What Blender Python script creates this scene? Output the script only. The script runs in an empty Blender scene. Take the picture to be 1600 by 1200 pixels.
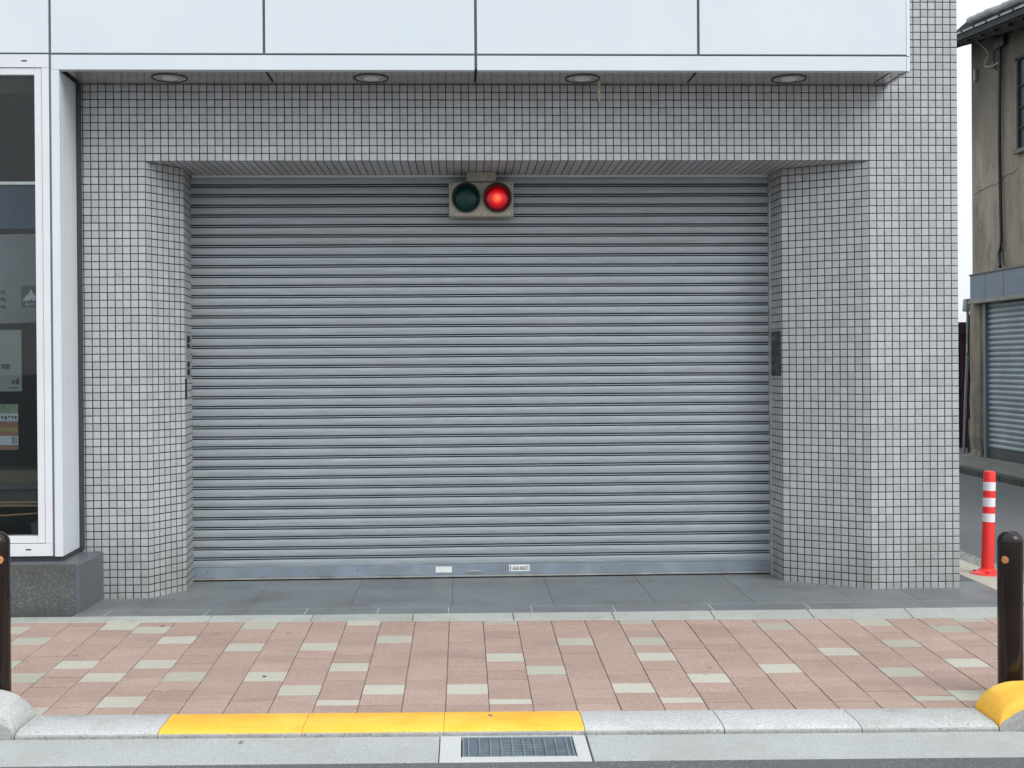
import bpy, bmesh, math, random
from mathutils import Vector, Matrix
random.seed(7)
scene = bpy.context.scene
col = scene.collection
R = math.radians

# ---------------------------------------------------------------- camera
F, CX, CY = 1850.82, 788.308, 575.17
YAW, PITCH, ROLL = 0.0359, -0.0042, -0.0071
cd = bpy.data.cameras.new('camera'); cam = bpy.data.objects.new('camera', cd); col.objects.link(cam)
fw = Vector((math.sin(YAW) * math.cos(PITCH), math.cos(YAW) * math.cos(PITCH), math.sin(PITCH)))
rt = Vector((math.cos(YAW), -math.sin(YAW), 0)); up = rt.cross(fw)
r2 = rt * math.cos(ROLL) + up * math.sin(ROLL); u2 = -rt * math.sin(ROLL) + up * math.cos(ROLL)
M4 = Matrix((r2, u2, -fw)).transposed().to_4x4(); M4.translation = Vector((2.0437, -7.767, 1.5144))
cam.matrix_world = M4
cd.sensor_fit = 'HORIZONTAL'; cd.sensor_width = 36; cd.lens = F / 1600 * 36
cd.shift_x = (800 - CX) / 1600; cd.shift_y = -(600 - CY) / 1600
cd.clip_start = 0.05; cd.clip_end = 600
scene.camera = cam

# ---------------------------------------------------------------- light
SUN_EL, SUN_AZ = R(44), R(46)           # azimuth measured from straight behind the camera towards the right
world = bpy.data.worlds.new('World'); scene.world = world; world.use_nodes = True
wn = world.node_tree; wn.nodes.clear()
sky = wn.nodes.new('ShaderNodeTexSky'); sky.sky_type = 'NISHITA'; sky.sun_disc = False
sky.sun_elevation = SUN_EL; sky.sun_rotation = math.pi - SUN_AZ
sky.air_density = 1.0; sky.dust_density = 4.0; sky.ozone_density = 1.0
hs = wn.nodes.new('ShaderNodeHueSaturation'); hs.inputs['Saturation'].default_value = 0.34
bg = wn.nodes.new('ShaderNodeBackground'); bg.inputs['Strength'].default_value = 0.15
wo = wn.nodes.new('ShaderNodeOutputWorld')
cl = wn.nodes.new('ShaderNodeMix'); cl.data_type = 'RGBA'; cl.inputs[0].default_value = 0.75      # thin even cloud over the sky
tcw = wn.nodes.new('ShaderNodeTexCoord'); sz = wn.nodes.new('ShaderNodeSeparateXYZ'); wn.links.new(tcw.outputs['Generated'], sz.inputs[0])
mr = wn.nodes.new('ShaderNodeMapRange'); mr.inputs[1].default_value = 0.0; mr.inputs[2].default_value = 1.0; wn.links.new(sz.outputs[2], mr.inputs[0])
cg = wn.nodes.new('ShaderNodeMix'); cg.data_type = 'RGBA'; cg.inputs[6].default_value = (7.0, 7.25, 7.5, 1); cg.inputs[7].default_value = (10.8, 11.7, 12.8, 1)
wn.links.new(mr.outputs[0], cg.inputs[0]); wn.links.new(cg.outputs[2], cl.inputs[7])
wn.links.new(sky.outputs[0], hs.inputs['Color']); wn.links.new(hs.outputs[0], cl.inputs[6]); wn.links.new(cl.outputs[2], bg.inputs['Color']); wn.links.new(bg.outputs[0], wo.inputs['Surface'])
sl = bpy.data.lights.new('sun', 'SUN'); sl.energy = 1.5; sl.angle = R(34); sl.color = (1.0, 0.985, 0.965)
sun = bpy.data.objects.new('sun', sl); col.objects.link(sun)
sd = Vector((math.sin(SUN_AZ) * math.cos(SUN_EL), -math.cos(SUN_AZ) * math.cos(SUN_EL), math.sin(SUN_EL)))
sun.rotation_euler = sd.to_track_quat('Z', 'Y').to_euler()
scene.view_settings.view_transform = 'Standard'; scene.view_settings.look = 'None'
scene.view_settings.exposure = 0.08; scene.view_settings.gamma = 1.0
scene.render.engine = 'CYCLES'

# ---------------------------------------------------------------- materials
class NT:
    def __init__(s, name):
        s.m = bpy.data.materials.new(name); s.m.use_nodes = True
        s.t = s.m.node_tree; s.b = s.t.nodes['Principled BSDF']
    def n(s, kind, **kw):
        nd = s.t.nodes.new('ShaderNode' + kind)
        for k, v in kw.items():
            if k in nd.inputs: nd.inputs[k].default_value = v
            else: setattr(nd, k, v)
        return nd
    def l(s, a, b): s.t.links.new(a, b)
    def math(s, op, a, b=None, c=None):
        nd = s.t.nodes.new('ShaderNodeMath'); nd.operation = op
        for i, v in enumerate((a, b, c)):
            if v is None: continue
            if isinstance(v, (int, float)): nd.inputs[i].default_value = v
            else: s.l(v, nd.inputs[i])
        return nd.outputs[0]
    def mix(s, f, a, b, blend='MIX'):
        nd = s.t.nodes.new('ShaderNodeMix'); nd.data_type = 'RGBA'; nd.blend_type = blend
        for i, v in ((0, f), (6, a), (7, b)):
            if isinstance(v, (int, float)): nd.inputs[i].default_value = v
            elif isinstance(v, tuple): nd.inputs[i].default_value = (*v[:3], 1)
            else: s.l(v, nd.inputs[i])
        return nd.outputs[2]
    def ramp(s, f, p0, p1):
        nd = s.t.nodes.new('ShaderNodeMapRange'); nd.inputs[1].default_value = p0; nd.inputs[2].default_value = p1
        s.l(f, nd.inputs[0]); return nd.outputs[0]
    def noise(s, vec, scale, detail=4, rough=0.55, stretch=None):
        if stretch:
            mp = s.t.nodes.new('ShaderNodeMapping'); mp.inputs['Scale'].default_value = stretch
            s.l(vec, mp.inputs['Vector']); vec = mp.outputs[0]
        nd = s.n('TexNoise'); nd.inputs['Scale'].default_value = scale; nd.inputs['Detail'].default_value = detail
        nd.inputs['Roughness'].default_value = rough; s.l(vec, nd.inputs['Vector']); return nd.outputs['Fac']
    def bump(s, h, dist, strength=1.0):
        nd = s.n('Bump'); nd.inputs['Distance'].default_value = dist; nd.inputs['Strength'].default_value = strength
        s.l(h, nd.inputs['Height']); s.l(nd.outputs[0], s.b.inputs['Normal'])
    def pos(s): return s.n('NewGeometry').outputs['Position']
    def col(s, c):
        if isinstance(c, tuple): s.b.inputs['Base Color'].default_value = (*c[:3], 1)
        else: s.l(c, s.b.inputs['Base Color'])
    def set(s, **kw):
        for k, v in kw.items():
            k = k.replace('_', ' ')
            if isinstance(v, (int, float)): s.b.inputs[k].default_value = v
            else: s.l(v, s.b.inputs[k])
        return s

def plain(name, c, rough=0.5, metal=0.0, var=0.12, scale=6, spec=0.5, bump=0.0, coat=0.0, dirt=None, fine=0.0):
    t = NT(name); p = t.pos()
    n = t.ramp(t.noise(p, scale, 5), 0.3, 0.7)
    c0 = tuple(v * (1 - var) for v in c); c1 = tuple(min(1, v * (1 + var)) for v in c)
    cc = t.mix(n, c0, c1)
    if dirt:
        cc = t.mix(t.ramp(t.noise(p, scale * 0.45, 6, 0.65), 0.5, 0.75), cc, dirt)
    if fine:
        cc = t.mix(t.ramp(t.noise(p, 260, 3), 0.25, 0.75), cc, tuple(v * (1 - fine) for v in c), 'MIX') if False else t.mix(t.math('MULTIPLY', t.ramp(t.noise(p, 240, 2, 0.7), 0.4, 0.75), fine), cc, (0.02, 0.02, 0.02))
    t.col(cc); t.set(Roughness=rough, Metallic=metal, Specular_IOR_Level=spec, Coat_Weight=coat)
    if bump: t.bump(t.noise(p, scale * 12, 4), bump)
    return t.m

def tile_material():
    t = NT('mosaic_tile'); uv = t.n('UVMap').outputs[0]
    sx = t.n('SeparateXYZ'); t.l(uv, sx.inputs[0])
    u = t.math('DIVIDE', sx.outputs[0], 0.05); v = t.math('DIVIDE', sx.outputs[1], 0.05)
    # every tile sits a hair off the grid
    cell = t.n('CombineXYZ'); t.l(t.math('FLOOR', u), cell.inputs[0]); t.l(t.math('FLOOR', v), cell.inputs[1])
    wn_ = t.n('TexWhiteNoise', noise_dimensions='2D'); t.l(cell.outputs[0], wn_.inputs['Vector'])
    jit = t.n('SeparateXYZ'); t.l(wn_.outputs['Color'], jit.inputs[0])
    fu = t.math('ADD', t.math('FRACT', u), t.math('MULTIPLY', t.math('SUBTRACT', jit.outputs[0], 0.5), 0.02))
    fv = t.math('ADD', t.math('FRACT', v), t.math('MULTIPLY', t.math('SUBTRACT', jit.outputs[1], 0.5), 0.02))
    du = t.math('MINIMUM', fu, t.math('SUBTRACT', 1.0, fu)); dv = t.math('MINIMUM', fv, t.math('SUBTRACT', 1.0, fv))
    d = t.math('MINIMUM', du, dv)
    face = t.ramp(d, 0.045, 0.062)
    p = t.pos()
    fine = t.noise(uv, 420, 2, 0.6, stretch=(1, 0.22, 1))
    big = t.ramp(t.noise(p, 1.3, 4), 0.3, 0.7)
    base = t.mix(wn_.outputs['Value'], (0.395, 0.413, 0.425), (0.505, 0.525, 0.550))
    base = t.mix(t.math('MULTIPLY', big, 0.35), base, (0.385, 0.40, 0.385))
    base = t.mix(t.math('MULTIPLY', t.ramp(t.noise(p, 2.0, 6, 0.7, stretch=(2.2, 1, 0.25)), 0.52, 0.75), 0.35), base, (0.27, 0.27, 0.25))
    base = t.mix(t.math('MULTIPLY', t.ramp(fine, 0.3, 0.7), 0.22), base, (0.24, 0.24, 0.24))
    zz = t.n('SeparateXYZ'); t.l(p, zz.inputs[0])
    splash = t.math('MULTIPLY', t.ramp(zz.outputs[2], 0.50, 0.02), t.ramp(t.noise(p, 3.2, 5, 0.65), 0.28, 0.6))
    base = t.mix(t.math('MULTIPLY', splash, 0.75), base, (0.24, 0.235, 0.20))
    grout = t.mix(t.ramp(t.noise(p, 9, 4), 0.4, 0.7), (0.008, 0.009, 0.012), (0.022, 0.022, 0.024))
    t.col(t.mix(face, grout, base))
    t.set(Roughness=t.math('ADD', t.math('MULTIPLY', face, -0.5), 0.86), Specular_IOR_Level=0.5)
    edge = t.n('MapRange', interpolation_type='SMOOTHSTEP'); edge.inputs[1].default_value = 0.03; edge.inputs[2].default_value = 0.11; t.l(d, edge.inputs[0])
    t.bump(t.math('ADD', edge.outputs[0], t.math('MULTIPLY', fine, 0.10)), 0.003, 0.8)
    return t.m

def speckle(name, a, b, c=None, scale=260, rough=0.6, bump=0.0006, big=0.12, spec=0.4, island=0.0, metal=0.0, stain=None, stain_s=3.0, spots=0.0):
    """grainy stone, concrete and asphalt: fine grain of two colours, broad unevenness, optional per-piece tone"""
    t = NT(name); p = t.pos()
    n1 = t.noise(p, scale, 3, 0.7)
    cc = t.mix(t.ramp(n1, 0.33, 0.67), a, b)
    if c: cc = t.mix(t.ramp(t.noise(p, scale * 0.8, 1), 0.62, 0.68), cc, c)
    g = t.ramp(t.noise(p, 2.2, 6, 0.6), 0.25, 0.75)
    cc = t.mix(t.math('MULTIPLY', g, big), cc, tuple(v * 0.45 for v in a))
    if stain:
        cc = t.mix(t.math('MULTIPLY', t.ramp(t.noise(p, stain_s, 7, 0.7), 0.5, 0.72), 0.75), cc, stain)
    if island:
        ri = t.n('NewGeometry').outputs['Random Per Island']
        cc = t.mix(1.0, cc, t.mix(ri, (1 - island, 1 - island * 1.05, 1 - island * 1.15), (1.0 + island * 0.3,) * 3), 'MULTIPLY')
    if spots:      # trodden dirt: gum spots, drips and a few dark flecks
        vo = t.n('TexVoronoi'); vo.inputs['Scale'].default_value = 4.5; t.l(p, vo.inputs['Vector'])
        sx_ = t.n('SeparateXYZ'); t.l(vo.outputs['Color'], sx_.inputs[0])
        sp1 = t.math('MULTIPLY', t.ramp(vo.outputs['Distance'], 0.085, 0.06), t.math('GREATER_THAN', sx_.outputs[0], 0.62))
        cc = t.mix(t.math('MULTIPLY', sp1, spots), cc, tuple(v * 0.55 for v in a))
        sm = t.math('MULTIPLY', t.ramp(t.noise(p, 1.1, 8, 0.78, stretch=(0.5, 1.6, 1)), 0.52, 0.66), spots * 0.6)
        cc = t.mix(sm, cc, tuple(v * 0.62 for v in a))
        cc = t.mix(t.math('MULTIPLY', t.ramp(t.noise(p, 38, 5, 0.8), 0.66, 0.72), spots), cc, tuple(v * 0.4 for v in a))
    t.col(cc); t.set(Roughness=rough, Specular_IOR_Level=spec, Metallic=metal)
    if bump: t.bump(n1, bump, 1.0)
    return t.m

def shutter_material():
    t = NT('painted_slat_metal'); p = t.pos()
    streak = t.noise(p, 5.5, 6, 0.62, stretch=(0.55, 1, 9))
    streak2 = t.noise(p, 22, 4, 0.6, stretch=(0.35, 1, 3.0))
    cc = t.mix(t.ramp(streak, 0.3, 0.7), (0.295, 0.335, 0.36), (0.385, 0.425, 0.455))
    cc = t.mix(t.math('MULTIPLY', t.ramp(streak2, 0.45, 0.75), 0.35), cc, (0.22, 0.23, 0.235))
    # scuffs and wiped dust
    cc = t.mix(t.math('MULTIPLY', t.ramp(t.noise(p, 9, 6, 0.75, stretch=(0.5, 1, 4)), 0.58, 0.64), 0.30), cc, (0.52, 0.55, 0.57))
    cc = t.mix(t.math('MULTIPLY', t.ramp(t.noise(p, 14, 5, 0.8, stretch=(0.5, 1, 3)), 0.66, 0.72), 0.5), cc, (0.14, 0.13, 0.12))
    t.col(cc); t.set(Roughness=t.math('ADD', t.math('MULTIPLY', streak, 0.3), 0.33), Metallic=0.2, Specular_IOR_Level=0.5)
    t.bump(t.noise(p, 3.0, 4, 0.5, stretch=(1, 1, 2)), 0.004, 0.35)
    return t.m

def panel_material():
    t = NT('white_enamel_panel'); p = t.pos()
    n = t.noise(p, 0.9, 4, 0.5); s = t.noise(p, 5, 5, 0.6, stretch=(1, 1, 0.15))
    cc = t.mix(t.ramp(n, 0.3, 0.7), (0.63, 0.69, 0.73), (0.70, 0.735, 0.765))
    cc = t.mix(t.math('MULTIPLY', t.ramp(s, 0.5, 0.8), 0.12), cc, (0.55, 0.56, 0.56))
    t.col(cc); t.set(Roughness=0.22, Specular_IOR_Level=0.5)
    t.bump(t.noise(p, 1.6, 2), 0.006, 0.25)
    return t.m

def stucco_material():
    t = NT('weathered_mortar'); p = t.pos()
    v = t.noise(p, 1.6, 7, 0.68, stretch=(1, 1, 0.22)); b = t.noise(p, 0.9, 6, 0.6)
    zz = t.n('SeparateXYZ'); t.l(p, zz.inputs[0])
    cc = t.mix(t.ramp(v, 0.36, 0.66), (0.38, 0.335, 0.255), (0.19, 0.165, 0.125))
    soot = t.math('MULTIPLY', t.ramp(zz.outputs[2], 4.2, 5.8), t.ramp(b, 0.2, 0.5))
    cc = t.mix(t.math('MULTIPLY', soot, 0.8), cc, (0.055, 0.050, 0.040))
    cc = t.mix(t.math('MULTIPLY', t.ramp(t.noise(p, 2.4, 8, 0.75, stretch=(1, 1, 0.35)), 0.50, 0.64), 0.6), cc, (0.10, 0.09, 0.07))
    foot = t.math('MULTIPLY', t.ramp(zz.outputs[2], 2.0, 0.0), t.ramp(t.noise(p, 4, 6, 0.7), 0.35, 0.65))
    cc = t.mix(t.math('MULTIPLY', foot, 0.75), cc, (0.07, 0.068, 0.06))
    t.col(cc); t.set(Roughness=0.9); t.bump(t.noise(p, 14, 6, 0.7), 0.01, 0.6)
    return t.m

def paint_over_concrete():
    t = NT('worn_yellow_paint'); p = t.pos()
    w = t.noise(p, 16, 8, 0.72)
    y = t.mix(t.ramp(t.noise(p, 5, 5), 0.3, 0.7), (0.92, 0.46, 0.03), (0.95, 0.58, 0.08))
    y = t.mix(t.math('MULTIPLY', t.ramp(t.noise(p, 2.3, 6, 0.7), 0.45, 0.7), 0.55), y, (0.84, 0.33, 0.03))
    y = t.mix(t.math('MULTIPLY', t.ramp(t.noise(p, 11, 7, 0.8, stretch=(0.35, 2, 1)), 0.60, 0.66), 0.45), y, (0.33, 0.20, 0.07))
    y = t.mix(t.math('MULTIPLY', t.ramp(t.noise(p, 7, 7, 0.75, stretch=(0.6, 2, 1)), 0.56, 0.7), 0.35), y, (0.62, 0.30, 0.05))
    t.col(t.mix(t.ramp(w, 0.635, 0.67), y, (0.45, 0.34, 0.22))); t.set(Roughness=0.62)
    t.bump(t.noise(p, 120, 3), 0.0015, 0.6)
    return t.m

MT = {}
MT['tile'] = tile_material()
MT['shutter'] = shutter_material()
MT['panel'] = panel_material()
MT['stucco'] = stucco_material()
MT['yellow'] = paint_over_concrete()
MT['joint'] = plain('dark_joint_sealant', (0.22, 0.24, 0.265), 0.6)
MT['frame'] = plain('white_aluminium', (0.70, 0.72, 0.74), 0.32, var=0.04, scale=3)
MT['soffit'] = plain('soffit_metal', (0.50, 0.50, 0.49), 0.13, var=0.05, scale=2.5, metal=0.45, spec=0.8)
MT['strip'] = plain('dark_strip', (0.045, 0.047, 0.05), 0.55)
MT['steel'] = plain('brushed_steel', (0.62, 0.61, 0.58), 0.35, metal=0.85, var=0.15, scale=8)
MT['rail'] = plain('rail_aluminium', (0.42, 0.42, 0.40), 0.4, metal=0.5, var=0.15, scale=10, dirt=(0.2, 0.19, 0.17))
MT['granite'] = speckle('plinth_granite', (0.055, 0.062, 0.062), (0.14, 0.155, 0.15), (0.22, 0.23, 0.22), scale=150, rough=0.42, bump=0.0008, big=0.3, stain=(0.07, 0.068, 0.058), stain_s=2.5)
MT['granite_side'] = speckle('honed_granite', (0.10, 0.11, 0.125), (0.15, 0.16, 0.175), scale=200, rough=0.4, bump=0.0002, big=0.3)
MT['slab'] = speckle('porch_slab', (0.155, 0.172, 0.180), (0.235, 0.252, 0.260), scale=300, rough=0.48, bump=0.0003, big=0.35, island=0.09, stain=(0.10, 0.105, 0.107), stain_s=2.0, spots=0.3)
MT['slabgrout'] = speckle('porch_grout', (0.42, 0.43, 0.42), (0.52, 0.53, 0.52), scale=150, rough=0.9, stain=(0.10, 0.11, 0.11), stain_s=4)
MT['slabgrout_dark'] = speckle('porch_grout_dark', (0.09, 0.10, 0.10), (0.14, 0.15, 0.15), scale=150, rough=0.9)
MT['paver'] = speckle('pink_paver', (0.33, 0.220, 0.178), (0.45, 0.330, 0.275), (0.55, 0.46, 0.39), scale=170, rough=0.8, bump=0.0012, big=0.12, island=0.11, spots=0.6, stain=(0.44, 0.325, 0.27), stain_s=1.3)
MT['paverw'] = speckle('pale_paver', (0.42, 0.40, 0.33), (0.54, 0.52, 0.44), (0.36, 0.36, 0.33), scale=210, rough=0.8, bump=0.0009, big=0.15, island=0.20, spots=0.4)
MT['sand'] = speckle('joint_sand', (0.13, 0.105, 0.09), (0.22, 0.18, 0.16), scale=300, rough=0.95)
MT['kerb'] = speckle('kerb_concrete', (0.42, 0.43, 0.42), (0.62, 0.63, 0.62), (0.38, 0.38, 0.37), scale=95, rough=0.85, bump=0.0015, big=0.15, island=0.12, stain=(0.34, 0.34, 0.30), stain_s=5, spots=0.4)
MT['kerbface'] = speckle('kerb_concrete_dirty', (0.30, 0.30, 0.28), (0.44, 0.44, 0.42), (0.22, 0.22, 0.21), scale=110, rough=0.9, bump=0.002, big=0.3, stain=(0.20, 0.19, 0.165), stain_s=6)
MT['gutter'] = speckle('gutter_concrete', (0.34, 0.355, 0.345), (0.50, 0.515, 0.50), (0.30, 0.30, 0.29), scale=150, rough=0.88, bump=0.0012, big=0.22, island=0.05, stain=(0.32, 0.32, 0.285), stain_s=2.6, spots=0.35)
MT['collar'] = speckle('fresh_concrete', (0.44, 0.45, 0.43), (0.58, 0.59, 0.57), scale=160, rough=0.85, bump=0.0008, big=0.15)
MT['asphalt'] = speckle('asphalt', (0.075, 0.08, 0.086), (0.15, 0.155, 0.162), (0.24, 0.24, 0.24), scale=120, rough=0.85, bump=0.002, big=0.25, stain=(0.10, 0.105, 0.11), stain_s=1.0)
MT['beige'] = speckle('beige_concrete', (0.40, 0.38, 0.31), (0.54, 0.51, 0.43), scale=150, rough=0.88, bump=0.001, big=0.2, stain=(0.35, 0.33, 0.28), stain_s=3)
MT['oldconc'] = speckle('old_concrete', (0.13, 0.13, 0.11), (0.25, 0.25, 0.215), (0.08, 0.08, 0.07), scale=70, rough=0.92, bump=0.003, big=0.4, stain=(0.09, 0.09, 0.075), stain_s=3)
MT['mossy'] = speckle('mossy_kerb', (0.035, 0.037, 0.030), (0.09, 0.092, 0.075), scale=60, rough=0.95, bump=0.003, big=0.4)
MT['bar'] = plain('painted_bar', (0.235, 0.285, 0.335), 0.35, metal=0.2, var=0.15, scale=5, dirt=(0.19, 0.21, 0.23))
MT['edging'] = speckle('edging_concrete', (0.33, 0.35, 0.32), (0.50, 0.52, 0.49), scale=120, rough=0.88, bump=0.001, big=0.25, island=0.12, stain=(0.30, 0.30, 0.25), stain_s=5)
MT['hook'] = plain('oiled_hinge_steel', (0.05, 0.055, 0.06), 0.6, var=0.3, scale=12)  # near-black colour that paints the shade inside the slat grooves
MT['rubble'] = speckle('exposed_gravel', (0.12, 0.125, 0.11), (0.36, 0.36, 0.33), (0.5, 0.5, 0.46), scale=45, rough=0.9, bump=0.006, big=0.3)
MT['bollard'] = plain('brown_black_enamel', (0.016, 0.010, 0.008), 0.14, var=0.25, scale=5, coat=0.0, spec=0.35, bump=0.0)
MT['amber'] = plain('amber_reflector', (0.50, 0.23, 0.07), 0.3, var=0.15, scale=60)
MT['postred'] = plain('fluorescent_red_plastic', (0.90, 0.035, 0.03), 0.42, var=0.06, scale=9, dirt=(0.62, 0.05, 0.04))
MT['postwhite'] = plain('white_reflective_film', (0.80, 0.78, 0.79), 0.35, var=0.05, scale=20)
MT['sigbox'] = plain('aged_signal_box', (0.42, 0.39, 0.32), 0.5, var=0.12, scale=14, dirt=(0.27, 0.24, 0.19), bump=0.001)
MT['black'] = plain('black_rubber', (0.010, 0.010, 0.011), 0.7, var=0.2)
MT['green'] = plain('unlit_green_lens', (0.003, 0.040, 0.036), 0.3, var=0.3, scale=30, coat=0.0, spec=0.3)
MT['galv'] = plain('galvanised_grate', (0.19, 0.24, 0.28), 0.5, metal=0.2, var=0.2, scale=12, dirt=(0.25, 0.27, 0.28))
MT['pit'] = plain('grate_pit', (0.03, 0.04, 0.055), 0.9)
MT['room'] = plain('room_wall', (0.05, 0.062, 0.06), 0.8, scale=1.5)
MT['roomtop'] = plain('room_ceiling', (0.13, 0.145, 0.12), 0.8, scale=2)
MT['blue'] = plain('blue_banner', (0.03, 0.062, 0.115), 0.6, scale=2, var=0.2)
MT['greyboard'] = plain('grey_board', (0.18, 0.195, 0.215), 0.6, scale=2)
MT['palefilm'] = plain('pale_poster', (0.15, 0.18, 0.17), 0.5, scale=5)
MT['stick_dark'] = plain('sticker_dark', (0.035, 0.04, 0.045), 0.5)
MT['stick_white'] = plain('sticker_white', (0.30, 0.35, 0.38), 0.5)
MT['st_green'] = plain('sticker_green', (0.13, 0.17, 0.12), 0.5, scale=40, var=0.35)
MT['st_red'] = plain('sticker_red', (0.19, 0.085, 0.06), 0.5, scale=30)
MT['st_yellow'] = plain('sticker_yellow', (0.20, 0.17, 0.06), 0.5, scale=50, var=0.3)
MT['cord'] = plain('orange_hose', (0.42, 0.22, 0.10), 0.5)
MT['bench'] = plain('bench_wood', (0.14, 0.125, 0.09), 0.6, scale=4)
MT['bench2'] = plain('bench_grey', (0.085, 0.10, 0.095), 0.6, scale=4)
MT['navy'] = plain('navy_box', (0.045, 0.06, 0.075), 0.5)
MT['header'] = plain('bluegrey_sheet', (0.13, 0.17, 0.21), 0.45, metal=0.2, var=0.1, scale=2.5, dirt=(0.10, 0.12, 0.14))
MT['header_lip'] = plain('grey_lip', (0.22, 0.22, 0.19), 0.6, var=0.2, scale=6)
MT['oldslat'] = plain('old_shutter_metal', (0.27, 0.32, 0.335), 0.42, metal=0.3, var=0.15, scale=3)
MT['dkpanel'] = plain('dark_green_panel', (0.035, 0.042, 0.043), 0.5, var=0.2, scale=4)
MT['rooftile'] = plain('smoked_roof_tile', (0.30, 0.30, 0.31), 0.5, var=0.3, scale=8, bump=0.003)
MT['darkwood'] = plain('weathered_dark_wood', (0.028, 0.030, 0.028), 0.8, var=0.35, scale=5)
MT['maroon'] = plain('maroon_sheet', (0.045, 0.014, 0.024), 0.45, var=0.3, scale=3)
MT['cable'] = plain('black_cable', (0.012, 0.012, 0.012), 0.6)
MT['cablepale'] = plain('pale_cable', (0.33, 0.34, 0.34), 0.5)
MT['boxgrey'] = plain('grey_box_plastic', (0.20, 0.24, 0.25), 0.5)
MT['white'] = plain('white_plastic', (0.72, 0.72, 0.70), 0.5)
MT['cream'] = plain('cream_plastic', (0.62, 0.50, 0.36), 0.5, var=0.15, scale=30)
MT['card'] = plain('cardboard', (0.22, 0.18, 0.12), 0.8, scale=20, var=0.25)
MT['ctrl'] = plain('dark_control_plate', (0.03, 0.04, 0.06), 0.4, metal=0.2, var=0.3, scale=25, dirt=(0.16, 0.18, 0.21))

g = NT('shop_glass'); g.b.inputs['Base Color'].default_value = (0.85, 0.9, 0.9, 1)
g.set(Roughness=0.0, Transmission_Weight=1.0, IOR=1.35); MT['glass'] = g.m
rl = NT('lit_red_lens')            # a lit lamp: brightest where its bulb stands
tc = rl.n('TexCoord').outputs['Object']; ln = rl.n('VectorMath', operation='LENGTH'); rl.l(tc, ln.inputs[0])
d = ln.outputs['Value']
hot = rl.ramp(d, 0.040, 0.008); warm = rl.ramp(d, 0.078, 0.036)
ec = rl.mix(hot, (1.0, 0.0, 0.012), (1.0, 0.16, 0.03))
rl.col((0.10, 0.0, 0.005)); rl.l(ec, rl.b.inputs['Emission Color'])
rl.l(rl.math('ADD', rl.math('MULTIPLY', warm, 0.60), rl.math('ADD', rl.math('MULTIPLY', hot, 0.8), 0.05)), rl.b.inputs['Emission Strength'])
rl.set(Roughness=0.25); MT['redlens'] = rl.m
rf = plain('lamp_reflector', (0.66, 0.64, 0.59), 0.25, metal=0.5, var=0.2, scale=25); MT['reflector'] = rf

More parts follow.
